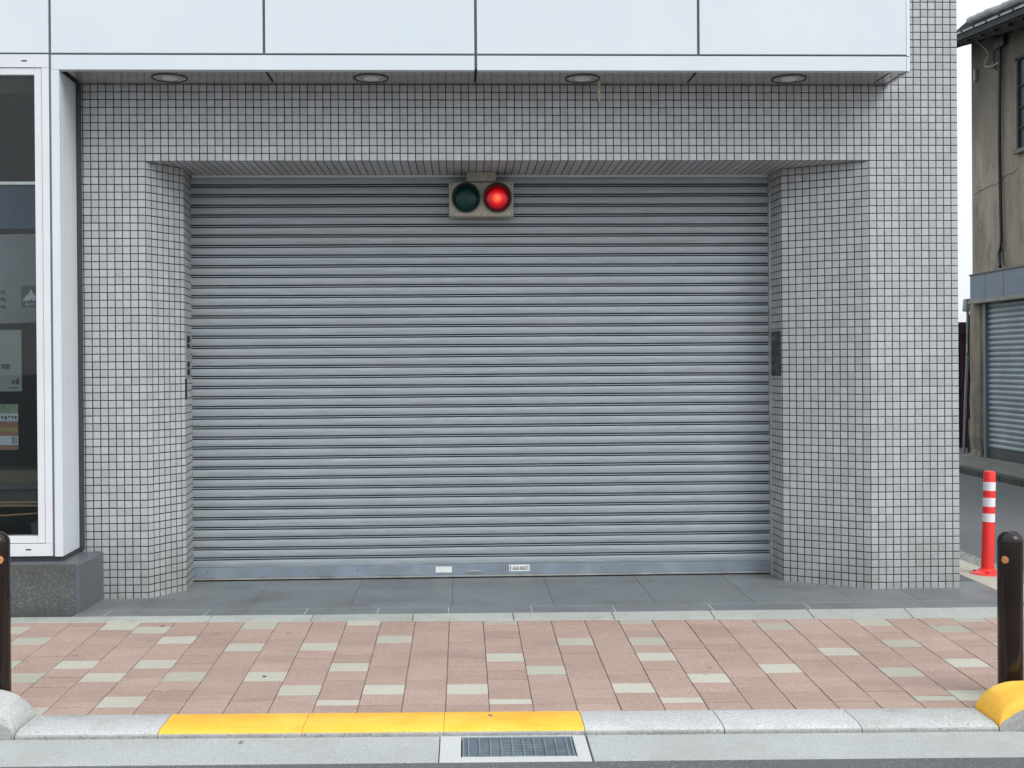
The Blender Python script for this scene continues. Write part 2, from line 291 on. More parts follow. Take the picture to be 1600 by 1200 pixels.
# ---------------------------------------------------------------- mesh helpers
class MB:
    def __init__(s): s.v = []; s.f = []; s.mi = []; s.uv = []; s.mats = []
    def mat(s, k):
        if k not in s.mats: s.mats.append(k)
        return s.mats.index(k)
    def face(s, pts, k, uv=None):
        i = len(s.v); s.v += [tuple(p) for p in pts]; s.f.append(list(range(i, i + len(pts)))); s.mi.append(s.mat(k)); s.uv.append(uv)
    def poly(s, vs, fs, k):
        i = len(s.v); s.v += [tuple(p) for p in vs]; m = s.mat(k)
        for f in fs: s.f.append([i + j for j in f]); s.mi.append(m); s.uv.append(None)
    def box(s, x0, x1, y0, y1, z0, z1, k):
        vs = [(x, y, z) for z in (z0, z1) for y in (y0, y1) for x in (x0, x1)]
        s.poly(vs, [(0, 2, 3, 1), (4, 5, 7, 6), (0, 1, 5, 4), (2, 6, 7, 3), (0, 4, 6, 2), (1, 3, 7, 5)], k)
    def slab(s, x0, x1, y0, y1, zf, th, k, c=0.0015):
        """a piece of paving lying on the surface zf(x, y), with a small chamfer round its top"""
        a = [(x0, y0), (x1, y0), (x1, y1), (x0, y1)]; b = [(x0 + c, y0 + c), (x1 - c, y0 + c), (x1 - c, y1 - c), (x0 + c, y1 - c)]
        vs = [(x, y, zf(x, y) - th) for x, y in a] + [(x, y, zf(x, y) - c) for x, y in a] + [(x, y, zf(x, y)) for x, y in b]
        fs = [(8, 9, 10, 11)]
        for i in range(4):
            j = (i + 1) % 4; fs += [(i, j, 4 + j, 4 + i), (4 + i, 4 + j, 8 + j, 8 + i)]
        s.poly(vs, fs, k)
    def lathe(s, prof, c, k, n=32, ax=(0, 0, 1), cap=True):
        ax = Vector(ax).normalized(); a = ax.orthogonal().normalized(); b = ax.cross(a); c = Vector(c)
        vs = []
        for r, h in prof:
            for i in range(n):
                t = 2 * math.pi * i / n; vs.append(c + ax * h + (a * math.cos(t) + b * math.sin(t)) * r)
        fs = []
        for j in range(len(prof) - 1):
            for i in range(n): fs.append((j * n + i, j * n + (i + 1) % n, (j + 1) * n + (i + 1) % n, (j + 1) * n + i))
        if cap: fs += [tuple(range(n))[::-1], tuple((len(prof) - 1) * n + i for i in range(n))]
        s.poly(vs, fs, k)
    def tube(s, pts, r, k, n=8):
        pts = [Vector(p) for p in pts]; vs = []; fs = []
        for j, p in enumerate(pts):
            t = (pts[min(j + 1, len(pts) - 1)] - pts[max(j - 1, 0)]).normalized(); a = t.orthogonal().normalized()
            if j == 0: ref = a
            else:
                a = (ref - t * ref.dot(t)).normalized(); ref = a
            b = t.cross(a)
            for i in range(n):
                w = 2 * math.pi * i / n; vs.append(p + (a * math.cos(w) + b * math.sin(w)) * r)
        for j in range(len(pts) - 1):
            for i in range(n): fs.append((j * n + i, j * n + (i + 1) % n, (j + 1) * n + (i + 1) % n, (j + 1) * n + i))
        fs += [tuple(range(n))[::-1], tuple((len(pts) - 1) * n + i for i in range(n))]
        s.poly(vs, fs, k)
    def prism(s, poly, axis, a0, a1, k):
        """closed outline extruded along x ('x': outline in y,z) or y ('y': outline in x,z)"""
        n = len(poly)
        mk = (lambda p, a: (a, p[0], p[1])) if axis == 'x' else (lambda p, a: (p[0], a, p[1]))
        vs = [mk(p, a0) for p in poly] + [mk(p, a1) for p in poly]
        fs = [tuple(range(n)), tuple(range(2 * n - 1, n - 1, -1))] + [(i, i + n, (i + 1) % n + n, (i + 1) % n) for i in range(n)]
        s.poly(vs, fs, k)
    def build(s, name, parent=None, smooth=False, bevel=0.0, label=None, fix=True, loc=None):
        me = bpy.data.meshes.new(name); vv = s.v
        if loc: vv = [(a - loc[0], b - loc[1], c - loc[2]) for a, b, c in s.v]
        me.from_pydata(vv, [], s.f)
        for k in s.mats: me.materials.append(MT[k])
        for p, m in zip(me.polygons, s.mi): p.material_index = m
        if any(u for u in s.uv):
            ul = me.uv_layers.new(name='UVMap')
            for p, u in zip(me.polygons, s.uv):
                if u:
                    for li, q in zip(p.loop_indices, u): ul.data[li].uv = q
        bm = bmesh.new(); bm.from_mesh(me)
        if fix: bmesh.ops.recalc_face_normals(bm, faces=bm.faces)
        bm.to_mesh(me); bm.free()
        o = bpy.data.objects.new(name, me); col.objects.link(o)
        if loc: o.location = loc
        if parent:
            o.parent = parent
            if parent.location.length > 0: o.location = Vector(loc or (0, 0, 0)) - parent.location
        if smooth:
            for p in me.polygons: p.use_smooth = True
            try: me.set_sharp_from_angle(angle=R(38))
            except Exception: pass
        if bevel:
            b = o.modifiers.new('bevel', 'BEVEL'); b.width = bevel; b.segments = 2; b.limit_method = 'ANGLE'
        if label: o['label'] = label
        return o

def tag(o, label, cat, group=None):
    o['label'] = label; o['category'] = cat
    if group: o['group'] = group
    return o
def empty(name, loc, label, cat, group=None):
    o = bpy.data.objects.new(name, None); col.objects.link(o); o.location = loc; o.empty_display_size = 0.2
    return tag(o, label, cat, group)
def struct(o): o['kind'] = 'structure'; return o
def lettering(s, size, k, name, parent, loc, rot=(R(90), 0, 0), ext=0.0005, align='CENTER', label=None):
    cu = bpy.data.curves.new(name, 'FONT'); cu.body = s; cu.size = size; cu.extrude = ext; cu.align_x = align; cu.align_y = 'CENTER'
    t = bpy.data.objects.new('tmp', cu); col.objects.link(t); bpy.context.view_layer.update()
    me = bpy.data.meshes.new_from_object(t.evaluated_get(bpy.context.evaluated_depsgraph_get())); bpy.data.objects.remove(t)
    me.materials.clear(); me.materials.append(MT[k])
    o = bpy.data.objects.new(name, me); col.objects.link(o); o.parent = parent; o.rotation_euler = rot
    o.location = Vector(loc) - parent.location
    return o

# ---------------------------------------------------------------- ground levels
def cx_(x): return max(-9.0, min(11.0, x))
def zp(x, y): return 0.0392 + 0.0327 * y - 0.0097 * cx_(x)           # pavement, falling to the street and to the right
YK, YL = -2.418, -2.675                                                # back of the kerb, its street face
def zg(x, y): return zp(x, YL) - 0.020 - 0.010 * (YL - y) / 0.3       # gutter apron
def zr(x, y): return zg(x, -2.975) - 0.004 + 0.012 * min(3.0, max(0.0, -2.975 - y))

def sheet(name, x0, x1, y0, y1, zf, k, nx=24, ny=2):
    m = MB()
    xs = [x0 + (x1 - x0) * i / nx for i in range(nx + 1)]; ys = [y0 + (y1 - y0) * i / ny for i in range(ny + 1)]
    vs = [(x, y, zf(x, y)) for y in ys for x in xs]
    fs = [(j * (nx + 1) + i, j * (nx + 1) + i + 1, (j + 1) * (nx + 1) + i + 1, (j + 1) * (nx + 1) + i) for j in range(ny) for i in range(nx)]
    m.poly(vs, fs, k); return struct(m.build(name, fix=False))

m = MB(); m.face([(-250, -250, -0.32), (250, -250, -0.32), (250, 250, -0.32), (-250, 250, -0.32)], 'asphalt'); struct(m.build('ground', fix=False))
sheet('road', -14, 16, -14, -2.9755, zr, 'asphalt', 30, 8)
sheet('side_street', 6.08, 8.93, -0.76, 30, lambda x, y: -0.055 + 0.01 * (1 - abs(x - 7.5) / 1.4), 'asphalt', 8, 16)

# pavement of small blocks laid in columns
pv = MB()
WH = {(-14, 9.7), (-13, 8.2), (-13, 5.2), (-12, 3.7), (-11, 5.2), (-11, 10.2), (-11, 0.35), (-10, 3.7), (-10, 9.7), (-9, 1.2), (-9, 5.2), (-9, 8.2), (-8, 3.7),
      (-7, 7.2), (-7, 10.2), (-6, 3.7), (-5, 2.2), (-5, 7.2), (-4, 0.95), (-4, 4.7), (-4, 10.5), (-3, 2.2), (-3, 8.2), (-1, 2.2), (0, 0.95), (0, 5.7), (0, 10.5),
      (1, 4.2), (2, 7.7), (3, 2.2), (4, 5.7), (4, 7.7), (4, 10.5), (4, 0.95), (5, 3.2), (7, 4.2), (8, 9.7), (9, 6.2), (10, 3.7), (10, 0.95), (11, 1.2), (11, 10.2), (11, 7.2),
      (12, 4.7), (13, 9.2), (14, 10.5), (14, 6.7), (15, 3.2), (16, 8.7), (-15, 6.2), (-16, 2.7), (17, 5.2), (18, 2.7)}
P0, PW, RH = 2.158, 0.2, 0.153
rp = random.Random(3)
for n in range(-22, 26):
    odd = n % 2
    cuts = [0, 0.7] + ([] if odd else [1.2]) + [(1.7 if odd else 2.2) + k for k in range(12)]
    cuts = [c for c in cuts if c < 10.55] + [10.8]
    for a, b in zip(cuts, cuts[1:]):
        if b - a < 0.08: continue
        mid = (a + b) / 2
        w = any(c == n and abs(r - mid) < 0.26 for c, r in WH)
        gx, gy = 0.0022 + rp.uniform(-.0006, .0006), rp.choice([0.0012, 0.0026, 0.0042, 0.0055])
        dz = rp.uniform(-0.0012, 0.0012); tx = rp.uniform(-0.004, 0.004)
        xa, xb = P0 + n * PW + gx, P0 + (n + 1) * PW - gx
        ya, yb = YK + a * RH + gy, YK + b * RH - gy
        pv.slab(xa, xb, ya, yb, lambda x, y: zp(x, y) + dz + tx * (x - xa), 0.03, 'paverw' if w else 'paver', 0.0016)
struct(pv.build('pavement'))
sheet('pavement_bed', -2.6, 7.4, -2.42, -0.76, lambda x, y: zp(x, y) - 0.0045, 'sand', 20, 2)
sheet('pavement_beyond', 7.4, 16, -2.42, -0.76, lambda x, y: zp(x, y) - 0.001, 'paver', 8, 2)

# concrete edging between the pavement and the porch
def zfront(x): return 0.015 - 0.0052 * (x + 0.12) if x < 3.0 else -0.0012 - 0.0018 * (x - 3.0)
def zedge(x, y):
    t = (y + 0.762) / 0.16; return (1 - t) * (zp(x, -0.762) + 0.001) + t * (zfront(x) + 0.001)
m = MB(); x = 2.34 - 0.6 * 8
while x < 5.5:
    m.slab(x + 0.002, x + 0.598, -0.762, -0.606, zedge, 0.08, 'edging', 0.003); x += 0.6
struct(m.build('pavement_edging'))
def zporch(x, y): return zfront(x) * max(0.0, min(1.0, -y / 0.6))
m = MB()
XJ = [-0.30, 0.06, 0.70, 1.335, 1.97, 2.61, 3.25, 3.87, 4.51, 4.935, 5.553]
for a, b in zip(XJ, XJ[1:]):
    for ya, yb in ((-0.403, 0.20), (0.20, 0.80)):
        if ya > 0: a2, b2 = max(a, 0.06), min(b, 4.51)
        else: a2, b2 = a, b
        if b2 - a2 > 0.05: m.slab(a2 + 0.0016, b2 - 0.0016, ya + 0.0016, yb - 0.0016, zporch, 0.04, 'slab', 0.0008)
XB = [-0.30, -0.12, 0.48, 1.08, 1.52, 1.95, 2.46, 2.97, 3.57, 4.17, 4.86, 5.553]
for a, b in zip(XB, XB[1:]): m.slab(a + 0.0025, b - 0.0025, -0.603, -0.408, zporch, 0.04, 'slab', 0.001)
m.slab(4.94, 5.553, 0.802, 4.0, zporch, 0.04, 'slab', 0.001)
struct(m.build('porch_floor'))
sheet('porch_grout', -0.30, 5.556, -0.606, -0.401, lambda x, y: zporch(x, y) - 0.0012, 'slabgrout', 12, 1)
sheet('porch_bed', -0.30, 5.556, -0.400, 0.80, lambda x, y: zporch(x, y) - 0.0022, 'slabgrout_dark', 12, 4)
sheet('side_walk', 5.560, 5.86, -0.60, 30, lambda x, y: -0.012 - 0.02 * (x - 5.56), 'beige', 1, 20)
sheet('side_walk_front', 5.560, 8.93, -0.757, -0.604, lambda x, y: zp(x, -0.762) + 0.004, 'beige', 6, 1)
sheet('side_gutter', 5.864, 6.076, -0.60, 30, lambda x, y: -0.034, 'rubble', 1, 20)
sheet('far_walk', 9.07, 9.85, -0.60, 10.0, lambda x, y: 0.055 - 0.06 * (9.85 - x), 'oldconc', 2, 12)
sheet('alley_ground', 9.07, 14, 10.0, 30, lambda x, y: 0.012, 'oldconc', 2, 12)
m = MB(); y = -0.6
while y < 13:
    m.box(8.93, 9.066, y + 0.004, y + 0.596, -0.2, 0.030, 'mossy'); y += 0.6
struct(m.build('far_kerb', bevel=0.012))

# kerb and gutter in front
def kprof(x):
    z = zp(x, YK) + 0.001; zf = zp(x, YL)
    return [(YL, zg(x, YL) - 0.1), (YL, zf - 0.009), (YL + .006, zf - 0.003), (YL + .022, zf + 0.0035), (-2.62, zf + 0.009), (YK - 0.006, z), (YK, z - 0.004), (YK, z - 0.12)]
def kerb_run(m, a, b, k, kf):
    g_ = 0.0010 if k == 'yellow' else 0.002
    a += g_; b -= g_
    A, B = kprof(a), kprof(b); n = len(A)
    vs = [(a, p[0], p[1]) for p in A] + [(b, p[0], p[1]) for p in B]
    sides = [(i, i + n, (i + 1) % n + n, (i + 1) % n) for i in range(n)]
    m.poly(vs, [tuple(range(n)), tuple(range(2 * n - 1, n - 1, -1))] + [sides[i] for i in (0, 1, n - 2, n - 1)], kf)
    m.poly(vs, [sides[i] for i in range(2, n - 2)], k)
ks = [0.134, 0.736, 1.347, 1.954, 2.563, 3.171, 3.774, 4.380]
m = MB()
for a, b in zip(ks, ks[1:]):
    kerb_run(m, a, b, 'yellow' if 0.7 < a < 2.5 else 'kerb', 'kerbface')
struct(m.build('lowered_kerb', smooth=True))
def end_kerb(name, xe, sgn, xfar, top, lab):
    """full-height kerb whose end is rounded down to the lowered crossing"""
    m = MB(); H = 0.135; L = 0.19; base = zg(xe, YL) - 0.1; z0 = zp(xe, YL)
    out = []
    for i in range(13):
        t = i / 12 * math.pi / 2
        out.append((xe + sgn * L * (1 - math.cos(t)), z0 - 0.005 + H * math.sin(t)))
    out.append((xfar, z0 + H)); n = len(out)
    r = 0.045                                   # rounded arris along the street side
    rows = []
    for (x, z) in out:
        hh = max(0.0, z - z0); rr = min(r, hh * 0.5 + 0.004); row = [(x, YL, base), (x, YL + 0.006, z - rr)]
        for q in range(1, 5):
            w = q / 4 * math.pi / 2
            row.append((x, YL + 0.006 + rr * (1 - math.cos(w)), z - rr + rr * math.sin(w)))
        row += [(x, YK - 0.004, z), (x, YK, z - 0.004), (x, YK, base)]
        rows.append(row)
    w = len(rows[0]); vs = [p for r_ in rows for p in r_]; F1 = []; F2 = []
    for i in range(n - 1):
        for j in range(w - 1):
            f = (i * w + j, (i + 1) * w + j, (i + 1) * w + j + 1, i * w + j + 1)
            (F2 if j in (0,) else F1).append(f)
    m.poly(vs, F1, top); m.poly(vs, F2 + [tuple(range(w)), tuple((n - 1) * w + j for j in range(w))], 'kerbface')
    return struct(m.build(name, smooth=True))
end_kerb('kerb', 0.129, -1, -3.2, 'kerb', '')
end_kerb('kerb', 4.385, 1, 5.0, 'yellow', '')
m = MB()
for a in (5.0, 5.6, 6.2, 6.8): m.box(a + .003, a + .597, YL, YK, -0.25, zp(a, YL) + 0.13, 'kerb')
struct(m.build('kerb', bevel=0.02))
m = MB()
for a, b in ((-5, -1.2), (-1.2, 1.938), (2.568, 5.0), (5.0, 9.0)): m.slab(a + .002, b - .002, -2.975, YL - 0.001, zg, 0.06, 'gutter', 0.002)
struct(m.build('gutter'))
# collar and pit that carry the grate
m = MB(); gx0, gx1, gy0, gy1 = 2.034, 2.501, -2.915, -2.684
m.slab(1.940, gx0 - .006, -2.975, YL - .001, zg, .12, 'collar', .002); m.slab(gx1 + .006, 2.562, -2.975, YL - .001, zg, .12, 'collar', .002)
m.slab(gx0 - .006, gx1 + .006, -2.975, gy0 - .006, zg, .12, 'collar', .002); m.slab(gx0 - .006, gx1 + .006, gy1 + .003, YL - .001, zg, .12, 'collar', .001)
struct(m.build('drain_collar'))
gr = empty('drain_grate', (2.27, -2.82, zg(2.27, -2.82)), 'galvanised steel grid drain cover in the gutter below the yellow kerb', 'drain cover')
zt = lambda x, y: zg(x, y) - 0.003
m = MB()
for a, b, c, d_ in ((gx0, gx1, gy0, gy0 + .008), (gx0, gx1, gy1 - .008, gy1), (gx0, gx0 + .008, gy0 + .008, gy1 - .008), (gx1 - .008, gx1, gy0 + .008, gy1 - .008)):
    m.slab(a, b, c, d_, zt, .03, 'galv', .0008)
m.build('frame', gr)
m = MB(); nb = 12
for i in range(1, nb):
    y = gy0 + .004 + (gy1 - gy0 - .008) * i / nb; m.slab(gx0 + .008, gx1 - .008, y - .0018, y + .0018, lambda x, y: zt(x, y) - .004, .03, 'galv', .0005)
for i in range(10):
    x = gx0 + .026 + (gx1 - gx0 - .052) * i / 9; m.slab(x - .0032, x + .0032, gy0 + .008, gy1 - .008, lambda x, y: zt(x, y) - .0005, .012, 'galv', .0006)
m.build('grid', gr)
m = MB(); m.box(gx0 - .005, gx1 + .005, gy0 - .005, gy1 + .003, -0.31, -0.19, 'pit'); struct(m.build('drain_pit'))

# ---------------------------------------------------------------- the tiled building
B = empty('tiled_building', (0, 0, 0), 'grey mosaic tiled building front with white metal canopy, a shop window and closed garage shutter', 'building')
LZ = 2.84
def tface(m, p, q, z0, z1, u0, u1):
    """upright tiled face from plan point p to q; u runs along it in metres, rows count from the lintel"""
    m.face([(p[0], p[1], z0), (q[0], q[1], z0), (q[0], q[1], z1), (p[0], p[1], z1)], 'tile', [(u0, z0 - LZ), (u1, z0 - LZ), (u1, z1 - LZ), (u0, z1 - LZ)])
SL, SR, YR = (0.177, 0.284), (4.250, 0.330), 0.64
m = MB(); TOP = 5.6
tface(m, (-0.43, 0), (0, 0), -0.05, LZ, -0.43, 0)
tface(m, (0, 0), SL, -0.05, LZ, 0, 0.335); tface(m, SL, (0.150, YR), -0.05, LZ, 0.35, 0.70)
m.build('left_pillar' if False else 'pillar', B, fix=False, label='left tiled pillar with a splayed inner corner')
m = MB()
tface(m, (4.236, YR), SR, -0.05, LZ, 3.95, 4.25)
tface(m, SR, (4.75, 0), -0.05, LZ, 4.15, 4.75)
tface(m, (4.75, 0), (5.345, 0), -0.05, LZ, 4.75, 5.345)
tface(m, (5.345, 0), (5.345, 3.0), -0.05, TOP, 5.35, 8.35)
tface(m, (4.80, 0), (5.345, 0), LZ, TOP, 4.80, 5.345)
m.build('pillar', B, fix=False, label='broad tiled pillar at the street corner')
m = MB()
tface(m, (-0.43, 0), (4.80, 0), LZ, 3.36, -0.43, 4.80)
m.face([(0, 0, LZ), (0.150, YR, LZ), (4.236, YR, LZ), (4.75, 0, LZ)][::-1], 'tile', [(0, 0.025), (0.150, 0.027), (4.236, 0.027), (4.75, 0.025)][::-1])
m.build('lintel', B, fix=False)
# underside tiles of the lintel are long: their cross joints do not show, so v stays within one row
m = MB()
m.box(-0.43, 4.80, 0.01, 0.60, LZ + 0.02, 3.3, 'strip') if False else None
m.box(0.17, 4.22, 0.568, 0.590, LZ - 0.016, LZ - 0.001, 'frame'); m.build('lintel_edge_strip', B)
m = MB(); m.box(-0.432, -0.406, -0.03, -0.002, 0.33, 3.336, 'strip'); m.build('edge_trim', B)
m = MB()   # roofless body that closes the building behind its front
m.box(-6, 5.33, 3.0, 3.1, -0.1, TOP, 'room'); m.box(-6, 5.33, 0.9, 3.0, TOP - 0.05, TOP, 'room'); m.build('rear_wall', B)

# canopy
FY = -0.40
m = MB(); m.box(-2.8, 4.845, FY + 0.030, FY + 0.034, 3.35, TOP, 'joint'); m.box(-2.8, 4.83, FY + 0.05, -0.01, 3.50, TOP, 'joint'); m.build('canopy_backing', B)
jx = [-2.6, -0.470, 0.836, 2.143, 3.536, 4.853]; jw = 0.0085
for i, (a, b) in enumerate(zip(jx, jx[1:])):
    m = MB(); e = jw if i < 4 else 0
    m.box(a + jw, b - e, FY, FY + 0.028, 3.438, TOP, 'panel'); m.build('canopy_panel', B, bevel=0.002)
for a, b in ((-0.470, 2.143), (2.143, 4.853)):
    m = MB(); m.prism([(FY, 3.335), (FY, 3.426), (FY + .028, 3.426), (FY + .028, 3.350), (FY + .05, 3.350), (FY + .05, 3.335)], 'x', a + jw, b - (jw if b < 4 else 0), 'panel')
    m.build('canopy_band', B, bevel=0.002)
m = MB()   # rounded corner trim and the side return of the canopy
def corner(z0, z1):
    pts = [(4.855, FY)] + [(4.855 + 0.03 * math.sin(t), FY + 0.03 - 0.03 * math.cos(t)) for t in [R(a) for a in (15, 30, 45, 60, 75, 90)]] + [(4.885, -0.003), (4.865, -0.003), (4.865, FY + 0.03), (4.855, FY + .02)]
    n = len(pts); vs = [(x, y, z0) for x, y in pts] + [(x, y, z1) for x, y in pts]
    m.poly(vs, [tuple(range(n)), tuple(range(2 * n - 1, n - 1, -1))] + [(i, (i + 1) % n, (i + 1) % n + n, i + n) for i in range(n)], 'panel')
corner(3.335, 3.422); corner(3.430, TOP); m.build('corner_trim', B, smooth=True)
# soffit panels
sx = [-0.405, 0.836, 2.143, 3.536, 4.775, 4.862]
for a, b in zip(sx, sx[1:]):
    m = MB(); q = 0.009 if b - a > 0.3 else 0.006
    m.box(a + q, b - q, FY + 0.055, -0.004, 3.343, 3.36, 'soffit'); m.build('soffit_panel', B, bevel=0.001)
m = MB(); m.box(-0.41, 4.86, FY + 0.052, -0.001, 3.362, 3.37, 'strip'); m.build('soffit_backing', B)

# shop window
Wd = bpy.data.objects.new('shop_window', None); col.objects.link(Wd); Wd.parent = B
m = MB(); z0, z1 = 0.345, 3.345
def fr(a, b, c, d, y0=FY + .006, y1=FY + .09, k='frame'): m.box(a, b, y0, y1, c, d, k)
fr(-2.6, -0.478, 0.349, 0.425, FY, FY + .08); fr(-2.6, -0.478, 3.348, 3.428, FY, FY + .08)
fr(-0.519, -0.478, 0.426, 3.347, FY, FY + .08)
m.build('outer_frame', Wd, bevel=0.0015)
m = MB(); fr(-0.566, -0.522, 0.429, 3.345); fr(-2.6, -0.567, 0.429, 0.471); fr(-2.6, -0.567, 3.304, 3.345); fr(-2.6, -2.56, 0.472, 3.303)
m.build('frame', Wd, bevel=0.0015)
m = MB(); m.box(-2.56, -0.5665, FY + .045, FY + .051, 0.4715, 3.3035, 'glass'); m.build('pane', Wd)
m = MB()
for zc in (0.390, 3.388):
    m = MB(); m.box(-0.640, -0.607, FY - .001, FY + .002, zc - .004, zc + .004, 'black'); m.build('drain_slot', Wd)
m = MB()   # corner cladding: front strip, bend, return towards the wall
m.box(-0.463, -0.419, FY, FY + .03, 0.345, 3.334, 'panel')
def plan(pts, k):
    n = len(pts); vs = [(x, y, z) for z in (0.345, 3.334) for x, y in pts]
    m.poly(vs, [tuple(range(n)), tuple(range(2 * n - 1, n - 1, -1))] + [(i, (i + 1) % n, (i + 1) % n + n, i + n) for i in range(n)], k)
plan([(-0.4175, FY + .002), (-0.4145, FY + .006), (-0.4172, -0.338), (-0.424, -0.338), (-0.424, FY + .01)], 'panel')
plan([(-0.4176, -0.334), (-0.4305, -0.034), (-0.437, -0.034), (-0.425, -0.334)], 'panel')
m.build('side_cladding', B, bevel=0.0015)
m = MB(); m.box(-0.474, -0.464, FY + .012, FY + .03, 0.345, 3.43, 'joint'); m.box(-2.6, -0.425, FY + .02, -0.01, 0.318, 0.344, 'strip'); m.build('shadow_gap', B)
# plinth
m = MB(); m.prism([(-0.303, -0.10), (-0.303, 0.303), (-0.316, 0.316), (-2.8, 0.316), (-2.8, -0.10)], 'y', -0.499, -0.05, 'granite_side')
m.box(-2.8, -0.316, -0.503, -0.4995, -0.10, 0.311, 'granite')
m.build('plinth', B)
m = MB(); m.box(-0.3025, -0.289, -0.503, 0.03, -0.10, 0.306, 'granite_side'); m.box(-0.34, -0.30, -0.05, -0.001, -0.1, 0.314, 'granite_side'); m.build('plinth_side', B, bevel=0.002)
# room behind the glass
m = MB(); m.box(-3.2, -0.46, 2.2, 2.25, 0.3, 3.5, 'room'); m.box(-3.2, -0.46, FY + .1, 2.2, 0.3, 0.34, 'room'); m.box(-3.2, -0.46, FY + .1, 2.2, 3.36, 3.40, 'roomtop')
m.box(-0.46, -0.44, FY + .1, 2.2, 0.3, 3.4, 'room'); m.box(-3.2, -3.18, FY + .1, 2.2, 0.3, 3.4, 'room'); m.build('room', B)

YI = FY + 0.35    # made-up shapes just inside the glass, standing in for street reflections
def inside(m, x0, x1, z0, z1, k, y=YI, th=.02):
    # z given as seen on the glass plane; carried back to depth y
    c = 1.5144; s = (y + 7.767) / (FY + 7.767)
    m.box(x0, x1, y, y + th, c + (z0 - c) * s, c + (z1 - c) * s, k)
m = MB(); inside(m, -2.5, -0.50, 3.19, 3.34, 'roomtop'); tag(m.build('ceiling_valance'), 'olive valance strip along the top inside the shop window', 'valance')  # added strip, imitates the olive band in the window's reflections
m = MB(); inside(m, -2.5, -0.48, 2.36, 2.625, 'blue'); tag(m.build('banner'), 'dark blue banner hanging inside the shop window above the grey board', 'banner')  # added panel, imitates a strip of reflected sky
m = MB(); inside(m, -2.5, -0.48, 2.63, 2.648, 'steel', YI - .02); tag(m.build('hanging_rail'), 'thin pale rail across the inside of the shop window', 'rail')  # added bar, imitates a pale line among the reflections
m = MB()
c = 1.5144; s = (YI + .05 + 7.767) / (FY + 7.767); Zc = lambda z: c + (z - c) * s
out = [(-2.4, Zc(1.74))] + [(-0.47, Zc(1.79)), (-0.47, Zc(2.325))] + [(-0.8 - 1.6 * i / 12, Zc(2.325) - 0.30 * (i / 12) ** 1.8) for i in range(13)]
m.prism(out, 'y', YI + .03, YI + .05, 'greyboard'); tag(m.build('display_board'), 'pale grey display board with a curved top edge inside the shop window', 'display board')  # added board, imitates a pale building mirrored in the glass
m = MB(); inside(m, -2.4, -0.48, 0.80, 0.88, 'bench', .20, .3); inside(m, -2.4, -0.48, 0.76, 0.797, 'bench2', .18, .3); inside(m, -2.4, -0.48, 0.655, 0.757, 'bench2', .22, .3)
tag(m.build('display_bench'), 'low brown and grey display bench behind the shop glass', 'bench')  # added bands, imitate street tones mirrored low in the glass
m = MB()
for zz, dz in ((0.640, 0.0), (0.615, 0.004), (0.585, -0.03)):
    m.tube([(-2.3, -0.02, zz - dz), (-1.5, -0.03, zz - .01), (-0.9, -0.02, zz + dz), (-0.48, -0.02, zz - 0.004)], .006, 'cord')
tag(m.build('hose'), 'orange hose lying in loose loops on the shop window floor', 'hose')  # added tubes, imitate curved orange lines in the mirrored street
m = MB(); inside(m, -0.70, -0.48, 0.475, 0.555, 'navy', FY + .25, .2); tag(m.build('storage_box', bevel=.004), 'dark navy box on the floor just inside the shop glass', 'box')  # added block, imitates a dark patch at the foot of the reflections

GY = FY + 0.056
ms = empty('mountain_sign', (-0.62, GY, 1.946), 'small dark square sign with a white snowy mountain inside the shop glass', 'sign')
m = MB(); m.box(-0.674, -0.535, GY, GY + .002, 1.880, 2.013, 'stick_dark'); m.build('sign_plate', ms)
m = MB(); y = GY - .0015
mt = [(-0.666, 1.913), (-0.649, 1.946), (-0.640, 1.958), (-0.634, 1.953), (-0.620, 1.983), (-0.612, 1.990), (-0.602, 1.968), (-0.592, 1.960), (-0.574, 1.934), (-0.560, 1.913),
      (-0.572, 1.922), (-0.582, 1.912), (-0.590, 1.930), (-0.600, 1.914), (-0.612, 1.935), (-0.624, 1.914), (-0.633, 1.931), (-0.642, 1.914), (-0.650, 1.926)]
m.prism(mt, 'y', y, y + .001, 'stick_white'); m.build('mountain_mark', ms)
lettering('BURTON', 0.022, 'stick_white', 'lettering', ms, (-0.605, GY - .001, 1.897))
po = empty('poster', (-0.9, GY, 1.55), 'pale grey green poster stuck inside the shop glass, above the red and green sticker', 'poster')
m = MB(); m.box(-1.25, -0.675, GY, GY + .002, 1.362, 1.742, 'palefilm'); m.build('sheet', po)
m = MB()
for a, b, c_, d_ in ((-.712, -.690, 1.405, 1.440), (-.734, -.716, 1.410, 1.430), (-.76, -.70, 1.380, 1.386), (-.80, -.745, 1.50, 1.53), (-.90, -.82, 1.60, 1.64)): m.box(a, b, GY - .001, GY - .0002, c_, d_, 'stick_dark')
m.build('print_marks', po)
st = empty('sticker', (-0.8, GY, 1.13), 'red and green notice sticker with a yellow line low on the shop glass', 'sticker')
m = MB(); x0_ = -0.95
for a, b, k in ((1.226, 1.283, 'st_green'), (1.180, 1.226, 'stick_white'), (1.172, 1.180, 'palefilm'), (1.140, 1.171, 'st_red'), (1.113, 1.139, 'st_yellow'), (1.088, 1.112, 'st_red'), (1.030, 1.087, 'stick_white'), (1.000, 1.029, 'st_red')):
    m.box(x0_, -0.700, GY, GY + .002, a, b, k)
m.build('sheet', st)
m = MB()
for i in range(4): m.box(-.713 - .009 * i, -.709 - .009 * i, GY - .001, GY - .0002, 1.036, 1.082, 'stick_dark')
for i in range(7): m.box(-.72 - .02 * i, -.708 - .02 * i, GY - .001, GY - .0002, 1.188 + .006 * (i % 3), 1.21, 'stick_dark')
m.build('print_marks', st)
gl = MB()
